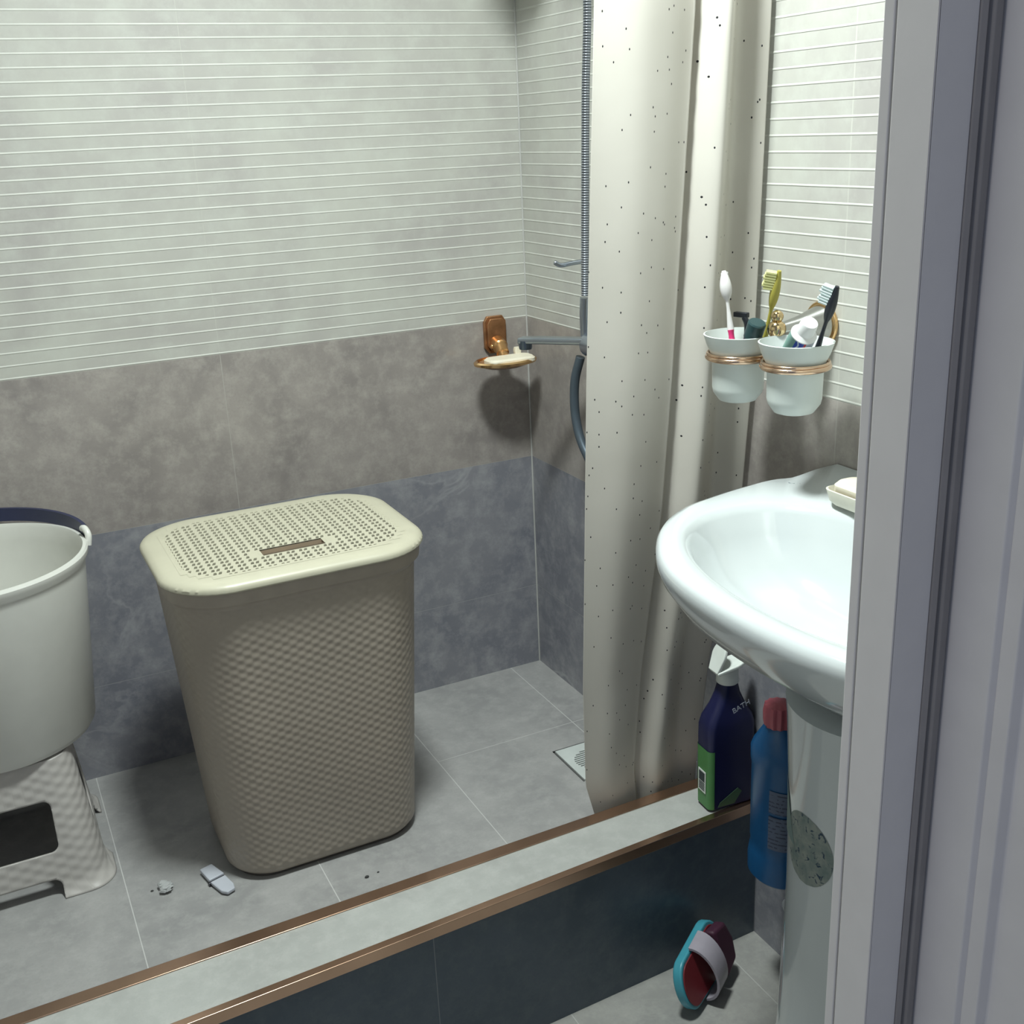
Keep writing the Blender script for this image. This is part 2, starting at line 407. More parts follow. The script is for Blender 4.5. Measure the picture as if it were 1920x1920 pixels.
def sdf(a, z, sd_):
    w = .088 if sd_ else .075
    def box_(px, pz, hx_, hz_, r_):
        qx, qz = abs(px)-hx_+r_, abs(pz)-hz_+r_; return math.hypot(max(qx, 0), max(qz, 0))+min(max(qx, qz), 0)-r_
    return min(box_(a, z-.122, w, .044, .013), box_(a, z, w-.005, .032, .014))
def hole(c):
    sd_ = side_of(c); return sdf(c.x-SX if sd_ else c.y-SY, c.z, sd_) < 0
nR = len(R[0]); kept = {}
for k in range(rows):
    for i in range(nR): kept[k, i] = not hole((R[k][i]+R[k+1][(i+1) % nR])/2)
for k in range(rows+1):                         # pull the rim of each opening onto its true outline
    for i in range(nR+1):
        q = {kept[kk, ii % nR] for kk in (k-1, k) if 0 <= kk < rows for ii in (i-1, i)}
        if len(q) == 2:
            p = mb.v[ids[k][i]]; sd_ = side_of(p); a_ = p.x-SX if sd_ else p.y-SY; z_ = p.z
            for _ in range(3):
                d0 = sdf(a_, z_, sd_); gx = (sdf(a_+1e-5, z_, sd_)-d0)/1e-5; gz = (sdf(a_, z_+1e-5, sd_)-d0)/1e-5; a_ -= d0*gx
                if k > 0: z_ -= d0*gz
            if sd_: p.x = SX+a_
            else: p.y = SY+a_
            p.z = z_
for k in range(rows):
    for i in range(nR):
        if kept[k, i]: mb.face((ids[k][i], ids[k][i+1], ids[k+1][i+1], ids[k+1][i]))
mb.build('body', stool_m, stool, solid=.0032, angle=60)
mb = MB(); hx, hy = st_half(1); mb.rings([[Vector((SX+x, SY+y, z)) for x, y in rr(hx+d, hy+d, .045, 8)] for z, d in ((SH-.006, -.004), (SH-.004, .001), (SH, -.003))])
mb.build('seat', plain('grey_beige_plastic', (.50,.475,.45), .45), stool)

white_pl = plain('cream_white_plastic', (.70,.70,.655), .3, var=.02)
navy_pl = plain('navy_handle_plastic', (.02,.025,.07), .4)
BX, BY = -1.112, -.187
bk = thing('bucket', 'cream white plastic bucket with dark handle standing on the step stool', 'bucket', (BX, BY, SH))
mb = MB(); zb, zt = SH, .545
mb.lathe([(.134, zb), (.144, zb+.004), (.150, zb+.014), (.1755, zt-.034), (.177, zt-.022), (.183, zt-.012), (.1835, zt-.004), (.181, zt), (.176, zt), (.1735, zt-.006), (.172, zt-.03), (.147, zb+.016), (.139, zb+.006)], (BX, BY, 0), seg=96)
mb.build('body', white_pl, bk)
mb = MB(); pts = []
for k in range(41):
    a = math.radians(6+168*k/40); pts.append((BX+.186*math.cos(a), BY+.178*math.sin(a), zt+.004+.012*math.sin(math.radians(180*k/40))))
mb.rings([[Vector((p[0], p[1], p[2]))+Vector((math.cos(math.atan2(p[1]-BY, p[0]-BX))*q[0], math.sin(math.atan2(p[1]-BY, p[0]-BX))*q[0], q[1])) for q in ((-.003,-.010),(.003,-.010),(.003,.013),(-.003,.013))] for p in pts])
mb.build('handle', navy_pl, bk)
for s_ in (1, -1):
    mb = MB(); X = BX+s_*.184; mb.tube(bez([(X, BY, zt-.012), (X+s_*.003, BY+.004, zt+.004), (X, BY+.014, zt+.013), (X-s_*.003, BY+.022, zt+.012)], 6), .0055)
    mb.build('lug', white_pl, bk)

# ---------------------------------------------------------------- litter on the shower floor
clip_m = plain('pale_lilac_plastic', (.52,.54,.60), .45)
c = thing('plastic_clip', 'broken pale plastic clip lying on shower floor by hamper corner', 'clip', (-.835, -.446, 0))
mb = MB()
ux = Vector((.28, -.96, 0)).normalized(); uy = Vector((.96, .28, 0)); uz = Vector((0,0,1)); o = Vector((-.837, -.446, 0))
mb.prism([(-.041,-.011),(-.041,.011),(-.003,.0135),(-.003,-.0135)], .004, .011, (ux,uy,uz), o); mb.build('upper_jaw', clip_m, c, bevel=.0015)
mb = MB(); mb.prism([(.0,-.0135),(.0,.0135),(.030,.0125),(.042,.008),(.044,-.006),(.034,-.012)], .003, .009, (ux,uy,uz), o); mb.build('lower_jaw', clip_m, c, bevel=.0015)
mb = MB(); mb.prism([(-.036,-.009),(-.036,.009),(.030,.009),(.030,-.009)], 0, .005, (ux,uy,uz), o); mb.tube([o+ux*-.002-uy*.016+uz*.004, o+ux*-.002+uy*.012+uz*.004], .0035)
mb.build('pin', plain('dark_pin_metal', (.07,.07,.08), .4, 1.), c)
mb = MB(); o = Vector((-.9155, -.421, .0075)); rng = random.Random(4)
for _ in range(5):
    cc = o+Vector((rng.uniform(-.008,.008), rng.uniform(-.008,.008), rng.uniform(-.002,.001)))
    R = []
    for k in range(5):
        ph = math.pi*(k+.3)/5.6; R.append([cc+Vector((math.sin(ph)*math.cos(a)*.009*rng.uniform(.6,1.3), math.sin(ph)*math.sin(a)*.009*rng.uniform(.6,1.3), -math.cos(ph)*.0055)) for a in [2*math.pi*i/7 for i in range(7)]])
    mb.rings(R)
tag(mb.build('paper_wad', plain('crumpled_paper', (.42,.43,.43), .8), smooth=False), 'small crumpled wad of pale paper on shower floor left of the clip', 'paper scrap')
crumb_m = plain('dark_grit', (.06,.06,.06), .8)
for i, (x, y, r) in enumerate(((-.617, -.5565, .0040), (-.596, -.553, .0022), (-.9385, -.414, .0027))):
    mb = MB(); mb.lathe([(.3*r, 0), (r, .3*r), (.8*r, .8*r), (.2*r, 1.1*r)], (x, y, 0), seg=6, sy=.6)
    tag(mb.build('grit_crumb', crumb_m, smooth=False), ('larger dark speck of grit on shower floor right of hamper base', 'tiny dark speck just right of the larger speck near hamper', 'tiny dark speck on floor left of crumpled paper wad')[i], 'dirt speck', 'dark grit specks on the shower floor')

# ---------------------------------------------------------------- floor drain
dm = plain('pale_grate_enamel', (.60,.64,.62), .35); sm = plain('slot_black', (.02,.02,.02), .8)
dr = thing('floor_drain', 'square pale slotted drain grate set in shower floor beside the curtain', 'drain', (-.106, -.430, 0))
mb = MB(); a, b = -.163, -.049; cy0, cy1 = -.487, -.3725
ns = 11; y0s, dy = cy0+.022, (cy1-cy0-.044)/ns
mb.box((a, cy0, .0005), (b, y0s, .0035)); mb.box((a, cy1-.022, .0005), (b, cy1, .0035))
for k in range(ns):
    ya = y0s+k*dy; t_ = (k+.5)/ns*2-1; w = .043*math.sqrt(max(0, 1-t_*t_))
    mb.box((a, ya+dy*.55, .0005), (b, ya+dy, .0035)); mb.box((a, ya, .0005), (-.106-w, ya+dy*.55, .0035)); mb.box((-.106+w, ya, .0005), (b, ya+dy*.55, .0035))
mb.build('grate', dm, dr, smooth=False)
MB().box((a+.004, cy0+.004, .0), (b-.004, cy1-.004, .0009)).build('sump', sm, dr, smooth=False)
mb = MB(); mb.box((a-.003, cy0-.001, 0), (a, cy1+.004, .0012)); mb.box((a-.003, cy1, 0), (b, cy1+.006, .0012)); mb.build('joint_gap', plain('dark_drain_joint', (.09,.09,.09), .8), dr, smooth=False)

# ---------------------------------------------------------------- bath mixer, hose, shower head
chrome = plain('brushed_chrome', (.42,.46,.52), .28, 1., var=.03)
mx = thing('bath_mixer', 'chrome wall mixer with long grey spout beside the curtain edge', 'tap', (-.03, -.325, .775))
mb = MB(); mb.tube([(-.045, -.43, .785), (-.045, -.335, .785)], .022, 20)
mb.lathe([(.030, 0), (.030, .006), (.014, .012), (.013, .045)], (0, -.42, .785), (-1,0,0)); mb.build('mixer_body', chrome, mx)
mb = MB(); sp = [(-.047, -.345, .792), (-.075, -.302, .790), (-.105, -.263, .789), (-.132, -.229, .787)]
d = (Vector(sp[-1])-Vector(sp[0])).normalized(); side = d.cross(Vector((0,0,1))).normalized(); R = []
for p in sp: R.append([Vector(p)+side*a_+Vector((0,0,b_)) for a_, b_ in ((-.011,-.006),(.011,-.006),(.012,0),(.011,.006),(-.011,.006),(-.012,0))])
mb.rings(R); mb.build('spout', chrome, mx, bevel=.002)
mb = MB(); e = Vector(sp[-1])-d*.011; mb.lathe([(.0115, -.016), (.0125, -.012), (.0125, 0)], e, seg=20); mb.build('aerator', plain('dark_chrome', (.16,.20,.25), .35, 1.), mx)
mb = MB(); mb.tube(bez([(-.05, -.328, .80), (-.052, -.330, .84), (-.052, -.333, .868)], 8), .0085, 14); mb.build('riser_connector', chrome, mx)
hs = thing('shower_hose', 'ribbed grey metal shower hose hanging along the left edge of the curtain', 'shower hose', (-.055, -.35, .62))
def hose_mat():
    t = NT('ribbed_hose_metal'); u = t.xyz(t.uv()); h = t.math('ABSOLUTE', t.math('SINE', t.math('MULTIPLY', u[1], math.pi/.0042)))
    t.bump(h, 1., .003); c = t.mix(t.rng(h, .1, .5), (.07,.09,.12), (.46,.49,.54)); return t.fin(c, .34, .85)
def uvtube(name, pts, r, mat, par):
    mb = MB(); ids = mb.tube(pts, r, 14); L = 0.; pts = [Vector(p) for p in pts]
    for k, rid in enumerate(ids):
        if k: L += (pts[k]-pts[k-1]).length
        for j, v in enumerate(rid): mb.uv[v] = (j/14, L)
    return mb.build(name, mat, par, angle=80)
hm = hose_mat()
uvtube('hose', bez([(-.052, -.334, .872), (-.052, -.340, 1.0), (-.053, -.352, 1.2), (-.053, -.362, 1.37), (-.07, -.35, 1.44), (-.09, -.335, 1.48)], 30), .0068, hm, hs)
uvtube('lower_loop', bez([(-.055, -.318, .760), (-.060, -.306, .72), (-.061, -.302, .68), (-.061, -.307, .64), (-.060, -.325, .60), (-.055, -.36, .56), (-.045, -.40, .53), (-.045, -.43, .57)], 20), .0085, plain('dark_hose_rubber', (.10,.13,.16), .4, .5), hs)
hk = thing('robe_hook', 'small chrome hook arm on right wall above the mixer', 'hook', (0, -.30, .925))
mb = MB(); mb.lathe([(.012, 0), (.012, .004), (.005, .006)], (0, -.30, .928), (-1,0,0), 20); mb.build('wall_plate', chrome, hk)
mb = MB(); mb.tube(bez([(-.004, -.30, .928), (-.05, -.300, .927), (-.08, -.300, .925), (-.092, -.297, .931)], 8), [.0042]*24+[.003], 12); mb.build('arm', chrome, hk)
sh = thing('hand_shower', 'chrome hand shower in its wall holder above the mixer', 'shower', (0, -.335, 1.50))
mb = MB(); mb.lathe([(.02, 0), (.02, .008), (.012, .012), (.012, .075)], (0, -.335, 1.50), (-1,0,0), 24); mb.build('holder', chrome, sh)
mb = MB(); mb.tube(bez([(-.09, -.335, 1.48), (-.105, -.31, 1.55), (-.14, -.255, 1.575)], 8), .013, 14); mb.lathe([(.02, 0), (.055, .02), (.06, .03), (.055, .034)], (-.138, -.258, 1.575), (-.35, .40, -.75), 28); mb.build('hand_piece', chrome, sh)

# ---------------------------------------------------------------- soap dish on the back wall
gold = plain('polished_gold_metal', (.78,.52,.26), .22, 1., var=.05)
brown = plain('amber_brown_metal', (.40,.20,.095), .30, .75, var=.25, scale=60)
cream = plain('cream_soap', (.80,.74,.60), .45)
sd = thing('soap_dish', 'gold rimmed soap dish on amber bracket mounted on the back shower wall', 'soap dish', (-.088, 0, .745))
mb = MB(); oc = [(-.0245,-.030),(-.0245,.022),(-.017,.034),(.017,.034),(.0245,.022),(.0245,-.030),(.015,-.042),(-.015,-.042)]
X, Y, Z = Vector((1,0,0)), Vector((0,0,1)), Vector((0,-1,0))
mb.prism(oc, 0, .008, (X,Y,Z), Vector((-.077, 0, .765))); mb.prism([(x*.8, y*.85) for x, y in oc], .008, .014, (X,Y,Z), Vector((-.077, 0, .765)))
mb.build('wall_bracket', brown, sd, bevel=.0015)
mb = MB(); mb.tube(bez([(-.077, -.012, .745), (-.079, -.035, .738), (-.082, -.05, .728), (-.084, -.062, .722)], 6), [.016]*6+[.013]*6+[.01]*7, 16)
for k in range(4): mb.ball((-.092+.0095*k, -.022, .740), .0055)
mb.build('arm', plain('amber_gold_metal', (.62,.36,.16), .28, .9), sd)
DC = Vector((-.090, -.075, .717))
mb = MB(); mb.rings([[DC+Vector((math.cos(a)*rx, math.sin(a)*ry, z)) for a in [2*math.pi*i/48 for i in range(48)]] for z, rx, ry in ((-.004,.060,.040),(-.002,.066,.045),(.003,.067,.046),(.006,.063,.043),(.004,.058,.038),(-.001,.056,.036),(-.004,.060,.040))], False, False)
mb.build('dish_rim', gold, sd)
mb = MB(); mb.rings([[DC+Vector((math.cos(a)*rx, math.sin(a)*ry, z)) for a in [2*math.pi*i/48 for i in range(48)]] for z, rx, ry in ((-.010,.040,.026),(-.006,.052,.034),(.002,.058,.038),(.003,.056,.036),(-.003,.050,.032))])
mb.build('tray', plain('bronze_glass', (.42,.24,.13), .2, .3), sd)
mb = MB(); sc = DC+Vector((.004, -.012, 0)); mb.rings([[sc+Vector((x, y, z)) for x, y in rr(hx, hy, .014, 8)] for z, hx, hy in ((-.003,.044,.020),(.002,.050,.0245),(.008,.050,.0245),(.012,.046,.021))])
tag(mb.build('soap_bar', cream), 'flat cream bar of soap lying in the gold soap dish on back wall', 'soap')
mb = MB(); mb.rings([[Vector((-.056+x, -.062+y, z)) for x, y in rr(hx, .006, .0025, 4)] for z, hx in ((.7284,.0065),(.735,.007),(.7405,.0055))])
tag(mb.build('soap_sliver', cream), 'small upright cream piece of soap at right end of gold soap dish', 'soap')

# ---------------------------------------------------------------- shower curtain
def curtain_mat():
    t = NT('cream_dotted_curtain_fabric'); uv = t.uv()
    def layer(scale, seed, keep, r):
        mp = t.n('ShaderNodeMapping'); mp.inputs['Location'].default_value = (seed, seed*1.7, 0); t.put(mp.inputs[0], uv)
        v = t.n('ShaderNodeTexVoronoi', voronoi_dimensions='2D', feature='F1'); v.inputs['Scale'].default_value = scale; v.inputs['Randomness'].default_value = .9
        t.put(v.inputs['Vector'], mp.outputs[0])
        cc = t.xyz(v.outputs['Color'])
        return t.math('MULTIPLY', t.math('LESS_THAN', v.outputs['Distance'], r*scale), t.math('LESS_THAN', cc[0], keep))
    d = t.math('MAXIMUM', layer(24., .3, .55, .0015), layer(17., 7.1, .45, .0016))
    f = t.noise(6, 3, vec=t.pos()); base = t.mix(t.rng(f, .3, .7), (.70,.67,.61), (.76,.73,.67))
    wv = t.noise(900, 1, vec=uv); t.bump(wv, .05, .001)
    col = t.mix(d, base, (.015,.015,.02)); t.fin(col, .75)
    tr = t.n('ShaderNodeBsdfTranslucent'); t.put(tr.inputs[0], col); ms = t.n('ShaderNodeMixShader'); ms.inputs[0].default_value = .22
    t.t.links.new(t.b.outputs[0], ms.inputs[1]); t.t.links.new(tr.outputs[0], ms.inputs[2])
    t.t.links.new(ms.outputs[0], t.t.nodes['Material Output'].inputs[0]); return t.m
def lerp(z, K):
    for (z0, v0), (z1, v1) in zip(K, K[1:]):
        if z <= z1: f = max(0, (z-z0)/(z1-z0)); f = f*f*(3-2*f) if False else f; return v0+(v1-v0)*f
    return K[-1][1]
ZT = 1.93; nu, nv = 200, 120
cur = thing('shower_curtain', 'cream shower curtain with scattered tiny black dots hanging at the shower edge', 'shower curtain', (-.13, -.70, .05))
mb = MB(); ids = []
for j in range(nv+1):
    z = .036+(ZT-.036)*j/nv
    xl = lerp(z, [(.036,-.238),(.12,-.260),(.3,-.263),(.8,-.255),(1.3,-.243),(1.93,-.24)])
    xr = lerp(z, [(.036,-.034),(.10,-.032),(.3,-.018),(.6,-.010),(1.93,-.008)])
    yl = lerp(z, [(.036,-.662),(.3,-.668),(.8,-.686),(1.3,-.706),(1.93,-.735)])
    yr = lerp(z, [(.036,-.652),(.3,-.672),(.6,-.738),(.8,-.757),(1.3,-.775),(1.93,-.778)])
    g = lerp(z, [(.036,.40),(.5,.47),(1.3,.56),(1.93,.60)]); am = lerp(z, [(.036,.012),(.2,.02),(.7,.028),(1.93,.030)])
    row = []
    for i in range(nu+1):
        s_ = i/nu; x = xl+(xr-xl)*s_; y = yl+(yr-yl)*s_
        # a broad bulge on the left, a deep crease, a second bulge, then the turned edge
        if s_ < g: f = math.sin(math.pi*s_/g); dd = -am*.62*f**1.3+am*.10*math.sin(2*math.pi*2*s_/g)*(s_/g)*(1-s_/g)
        else:
            q = (s_-g)/(1-g); dd = am*.75*math.exp(-((q-.07)/.10)**2)*min(1, q/.06) - am*.95*math.exp(-((q-.30)/.17)**2)+am*.75*math.exp(-((q-.72)/.16)**2)
        zz = z-(.012*math.sin(s_*5) if j == 0 else 0)*0
        yv = y+dd
        if z < .085: yv = max(yv, -.674)
        if x > -.02: yv = yv
        row.append(mb.vert((x, yv, z-.014*s_*max(0, 1-z/.25))))
        mb.uv[row[-1]] = (s_*.52, z)
    ids.append(row)
for j in range(nv):
    for i in range(nu): mb.face((ids[j][i], ids[j][i+1], ids[j+1][i+1], ids[j+1][i]))
cm = curtain_mat(); mb.build('cloth', cm, cur, angle=180, solid=.0008)
mb = MB(); mb.tube([(XL, -.752, 1.955), (0, -.757, 1.955)], .011, 16)
tag(mb.build('curtain_rod', plain('white_rod_metal', (.75,.75,.75), .3, .3)), 'white curtain rod above the frame carrying the dotted curtain', 'curtain rod')

# ---------------------------------------------------------------- washbasin and pedestal
cer = NT('glazed_white_ceramic'); cer.fin((.60,.64,.65), .10, 0, .6); cer.b.inputs['Coat Weight'].default_value = .3; cer.b.inputs['Coat Roughness'].default_value = .05; cer = cer.m
BCY = -1.212; RZ = .672
wbn = thing('washbasin', 'white ceramic washbasin on the right wall above its pedestal', 'washbasin', (-.2, BCY, .50))
K = [(-.002,.285),(-.02,.315),(-.06,.342),(-.12,.338),(-.18,.327),(-.235,.311),(-.29,.276),(-.33,.23),(-.362,.176),(-.381,.115),(-.390,.04)]
out = bez([Vector((x, y, 0)) for x, y in K]+[Vector((x, -y, 0)) for x, y in K[::-1]], 5)
out += [Vector((-.002, -.285+.57*k/24, 0)) for k in range(1, 24)]
def ring_at(sx, sy, z, raise_=0.):
    return [Vector((min(-.002, p.x*sx), BCY+p.y*sy, z+raise_*max(0, 1-abs(p.x*sx)/.045)**1.5)) for p in out]
def mring(hx, hy, z, cx, back):
    R = []
    for p in out:
        a = math.atan2(p.y/.30, (p.x+.2)/.20); c_, s_ = math.cos(a), math.sin(a)
        if c_ <= 0: R.append(Vector((cx+hx*c_, BCY+hy*s_, z)))
        else:
            k = (abs(c_)**2.7+abs(s_)**2.7)**(-1/2.7); R.append(Vector((cx+back*c_*k, BCY+hy*s_*k, z)))
    return R
mb = MB(); RR = []
for sx, sy, z, up_ in ((.50,.36,.515,0),(.64,.52,.530,0),(.82,.78,.572,0),(.93,.92,.604,0),(.985,.985,.636,0),(1.,1.,.652,.025),(1.,1.,.664,.028),(.988,.988,.6715,.028),(.965,.968,.674,.028)):
    RR.append(ring_at(sx, sy, z, up_))
for hx, hy, z, cx, b_ in ((.162,.282,.6725,-.2,.142),(.156,.275,.670,-.2,.135),(.150,.267,.661,-.2,.130),(.142,.255,.636,-.2,.122),(.125,.225,.597,-.2,.105),(.09,.165,.564,-.195,.08),(.04,.07,.552,-.19,.04)):
    RR.append(mring(hx, hy, z, cx, b_))
mb.rings(RR, True, True)
mb.build('bowl', cer, wbn, angle=50)
mb = MB(); mb.tube([(-.002, -.971, .013), (-.075, -.971, .013), (-.092, -1.02, .013), (-.10, -1.10, .013)], .018, 18)
mb.build('waste_pipe', plain('grey_waste_pipe', (.4,.42,.45), .5), wbn)
ped = thing('basin_pedestal', 'white ceramic pedestal column under the washbasin with torn sticker', 'pedestal', (-.17, BCY, ZL))
mb = MB(); PR = [(.120, ZL), (.120, ZL+.02), (.112, ZL+.06), (.104, .05), (.100, .25), (.102, .38), (.108, .49), (.110, .512)]
mb.lathe(PR, (-.17, -1.212, 0), seg=64, sx=1., sy=.96); mb.build('column', cer, ped)
def sticker_mat():
    t = NT('torn_grey_green_sticker'); p = t.pos(); a = t.noise(55, 4, .6, p); b = t.noise(110, 3, .5, p, 1.)
    c = t.mix(t.rng(a, .35, .65), (.16,.215,.205), (.29,.32,.29)); c = t.mix(t.rng(b, .60, .66), c, (.02,.05,.09)); c = t.mix(t.rng(a, .68, .74), c, (.30,.33,.36))
    return t.fin(c, .6)
def cyl_patch(name, cx, cy, rad_fn, outline, mat, par, lift=.0006, ny=26, nx=30, ex=1., ey=.96):
    """curved patch on a column; outline(z) -> (a0, a1) angles in degrees"""
    mb = MB(); z0, z1, fn = outline; rows = []
    for j in range(ny+1):
        z = z0+(z1-z0)*j/ny; a0, a1 = fn(z); r = rad_fn(z)+lift
        rows.append([mb.vert((cx+ex*r*math.cos(math.radians(a0+(a1-a0)*i/nx)), cy+ey*r*math.sin(math.radians(a0+(a1-a0)*i/nx)), z)) for i in range(nx+1)])
    for j in range(ny):
        for i in range(nx): mb.face((rows[j][i], rows[j][i+1], rows[j+1][i+1], rows[j+1][i]))
    return mb.build(name, mat, par)
def ped_r(z):
    for (r0, z0), (r1, z1) in zip(PR, PR[1:]):
        if z <= z1: return r0+(r1-r0)*(z-z0)/(z1-z0)
    return PR[-1][0]
def stick(z):
    c0, r = .338, .047; h = math.sqrt(max(1e-9, r*r-(z-c0)**2))/.10*57.3*.92
    a = 178; l = a-h; u = a+h
    l -= 0
    return l, u
cyl_patch('sticker', -.17, -1.212, ped_r, (.2915, .3845, stick), sticker_mat(), ped)
cyl_patch('sticker_shred', -.17, -1.212, ped_r, (.330, .412, lambda z: (141+(z-.330)*40, max(145, 166-(z-.330)*260))), plain('grey_green_sticker_shred', (.15,.22,.215), .6), ped, lift=.0009)

# soap on the deck of the basin
DX, DY, DZ = -.058, -1.050, .6785
db = thing('basin_soap_dish', 'small cream soap dish on the back deck of the washbasin', 'soap dish', (DX, DY, DZ))
mb = MB(); mb.rings([[Vector((DX+x, DY+y, DZ+z)) for x, y in rr(hx, hy, .015, 10)] for z, hx, hy in ((0,.022,.040),(.005,.026,.045),(.020,.029,.049),(.0205,.027,.047),(.010,.023,.042))]); mb.build('dish', plain('cream_dish_plastic', (.74,.71,.60), .35), db)
mb = MB(); mb.rings([[Vector((DX+x, DY+y, DZ+z)) for x, y in rr(hx, hy, .013, 10)] for z, hx, hy in ((.0115,.018,.034),(.018,.022,.040),(.026,.022,.040),(.031,.018,.036))])
tag(mb.build('soap_bar', cream), 'cream bar of soap in the small dish on the washbasin deck', 'soap')

from mathutils.bvhtree import BVHTree
bowl_o = next(o for o in wbn.children if o.name.startswith('bowl')); off = wbn.location
bv = BVHTree.FromPolygons([v.co+off for v in bowl_o.data.vertices], [tuple(p.vertices) for p in bowl_o.data.polygons])
mb = MB()
for k, (dx, dy, l) in enumerate(((0,0,.004),(.003,-.006,.003),(.005,-.010,.005),(.010,-.016,.003),(.012,-.020,.004))):
    h = bv.ray_cast(Vector((-.058+dx*.3, -.905+dy, .8)), Vector((0,0,-1)))
    if h[0]:
        p = h[0]; mb.prism([(-.0006,-l/2),(.0006,-l/2),(.0006,l/2),(-.0006,l/2)], 0, .0004, (Vector((1,.2*k,0)).normalized(), Vector((-.2*k,1,0)).normalized(), Vector((0,0,1))), p)
mb.build('maker_mark', plain('grey_print', (.12,.14,.17), .6), wbn, smooth=False)
# ---------------------------------------------------------------- bottles
navy = plain('navy_bottle_plastic', (.012,.014,.06), .28); green = plain('green_label', (.065,.215,.065), .45); wht = plain('white_cap_plastic', (.72,.76,.72), .35)
bt = thing('cleaning_bottle', 'dark navy bottle with white flip cap and green side label standing on kerb', 'bottle', (-.05, -.758, ZK))
bang = math.radians(-4); ba = Vector((math.cos(bang), math.sin(bang), 0)); bb = Vector((-math.sin(bang), math.cos(bang), 0)); bo = Vector((-.0475, -.7605, 0))
def bring(hx, hy, r, z, ox=0.): return [bo+ba*(x+ox)+bb*y+Vector((0,0,z)) for x, y in rr(hx, hy, r, 6)]
mb = MB(); B0 = ZK+.0022
mb.rings([bring(hx, hy, r, B0+z, ox) for z, hx, hy, r, ox in ((0,.040,.0185,.008,0),(.003,.0425,.021,.009,0),(.10,.0435,.0215,.009,0),(.125,.044,.0225,.010,0),(.150,.044,.0225,.011,0),(.165,.040,.0215,.012,0),(.185,.028,.018,.012,0),(.205,.0195,.016,.012,0),(.222,.016,.0145,.012,0))])
mb.build('body', navy, bt)
mb = MB(); mb.rings([bring(hx+.0006, hy+.0006, r, B0+z) for z, hx, hy, r in ((.003,.0425,.021,.009),(.10,.0435,.0215,.009),(.112,.0438,.0218,.009))], False, False)
n = 28; mb.f = [f for f in mb.f]; keep = []
for f in mb.f:
    c = sum((mb.v[i] for i in f), Vector())/len(f)-bo; 
    if c.dot(ba) < -.030: keep.append(f)
us = sorted({i for f in keep for i in f}); rm = {v: k for k, v in enumerate(us)}; mb.v = [mb.v[i] for i in us]
mb.f = [tuple(rm[i] for i in f) for f in keep]; mb.mi = [0]*len(keep); mb.build('side_label', green, bt)
mb = MB(); o = bo-ba*.0445; o.z = B0
mb.box((0,0,0),(0,0,0)); mb.v = []; mb.f = []; mb.mi = []
ax = (bb, Vector((0,0,1)), -ba)
def sq(m_, y0, y1, z0, z1, d0, d1): m_.prism([(y0,z0),(y1,z0),(y1,z1),(y0,z1)], d0, d1, ax, o)
sq(mb, -.0105, .0115, .030, .070, -.0002, .0006); lab = mb.build('barcode_label', plain('white_label_paper', (.70,.74,.70), .6), bt, smooth=False)
mb = MB(); sq(mb, -.008, .009, .050, .067, .0007, .0010)
for k in range(5): sq(mb, -.008, .009, .0335+k*.0032, .0352+k*.0032, .0007, .0010)
mb.build('print', plain('dark_label_print', (.03,.045,.05), .6), lab, smooth=False)
mb = MB(); o = bo-bb*.0222+Vector((0,0,B0)); ax2 = (ba, Vector((0,0,1)), -bb)
mb.prism([(-.028,.006),(.004,.006),(.018,.026),(.010,.034),(-.024,.014)], 0, .0004, ax2, o); mb.build('front_label', plain('dim_green_label', (.05,.11,.06), .5), bt, smooth=False)
text_mesh('BATH', 'lettering', .0135, plain('pale_lettering', (.45,.48,.55), .5), bo-bb*.0222+ba*-.004+Vector((0,0,B0+.176)), ba+Vector((0,0,.35)), Vector((0,0,1)), bt, lift=.003)
mb = MB(); o2 = bo+Vector((0,0,B0+.222)); mb.lathe([(.0165,0),(.0185,.002),(.0175,.022),(.0165,.026)], o2, seg=32)
mb.build('cap', wht, bt)
mb = MB()                                                       # open flip cap: lower lip and raised lid
def flap(mb, c, d, wdir, w, l, th):
    d = Vector(d).normalized(); wdir = Vector(wdir).normalized(); nn = d.cross(wdir); P = []
    for k in range(13): a = math.pi*k/12-math.pi/2; P.append((l*.55+math.cos(a)*l*.45, math.sin(a)*w))
    P = [(0,-w*.75)]+P+[(0,w*.75)]
    mb.prism(P, -th/2, th/2, (d, wdir, nn), Vector(c))
hinge = o2+Vector((-.030,-.004,.026))
flap(mb, hinge, (.95,-.1,.28), (.1,1,0), .019, .062, .006)
flap(mb, hinge+Vector((0,0,.001)), (.42,.05,.95), (.05,1,0), .017, .050, .006)
mb.build('flip_lid', wht, bt, bevel=.0018)

blue = plain('blue_bottle_plastic', (.010,.09,.235), .3); red = plain('pink_red_cap', (.42,.10,.13), .4)
UB = Vector((-.064, -.908, .031))
ub = thing('detergent_bottle', 'tall blue detergent bottle with pink red cap squeezed behind the pedestal', 'bottle', UB)
mb = MB(); mb.lathe([(.034,0),(.038,.004),(.0385,.03),(.0365,.045),(.0345,.055),(.036,.066),(.0365,.193),(.038,.200),(.0385,.220),(.035,.231),(.020,.260),(.014,.268),(.0135,.274)], UB, seg=48, sx=.85, sy=1.26)
mb.build('body', blue, ub)
mb = MB(); prof = [(.0165,.264),(.020,.266),(.022,.276),(.0225,.292),(.021,.300),(.012,.304)]
R = []
for r, h in prof: R.append([UB+Vector((r*(1+.05*math.cos(12*a))*math.cos(a), r*(1+.05*math.cos(12*a))*math.sin(a), h)) for a in [2*math.pi*i/72 for i in range(72)]])
mb.rings(R); mb.build('cap', red, ub)
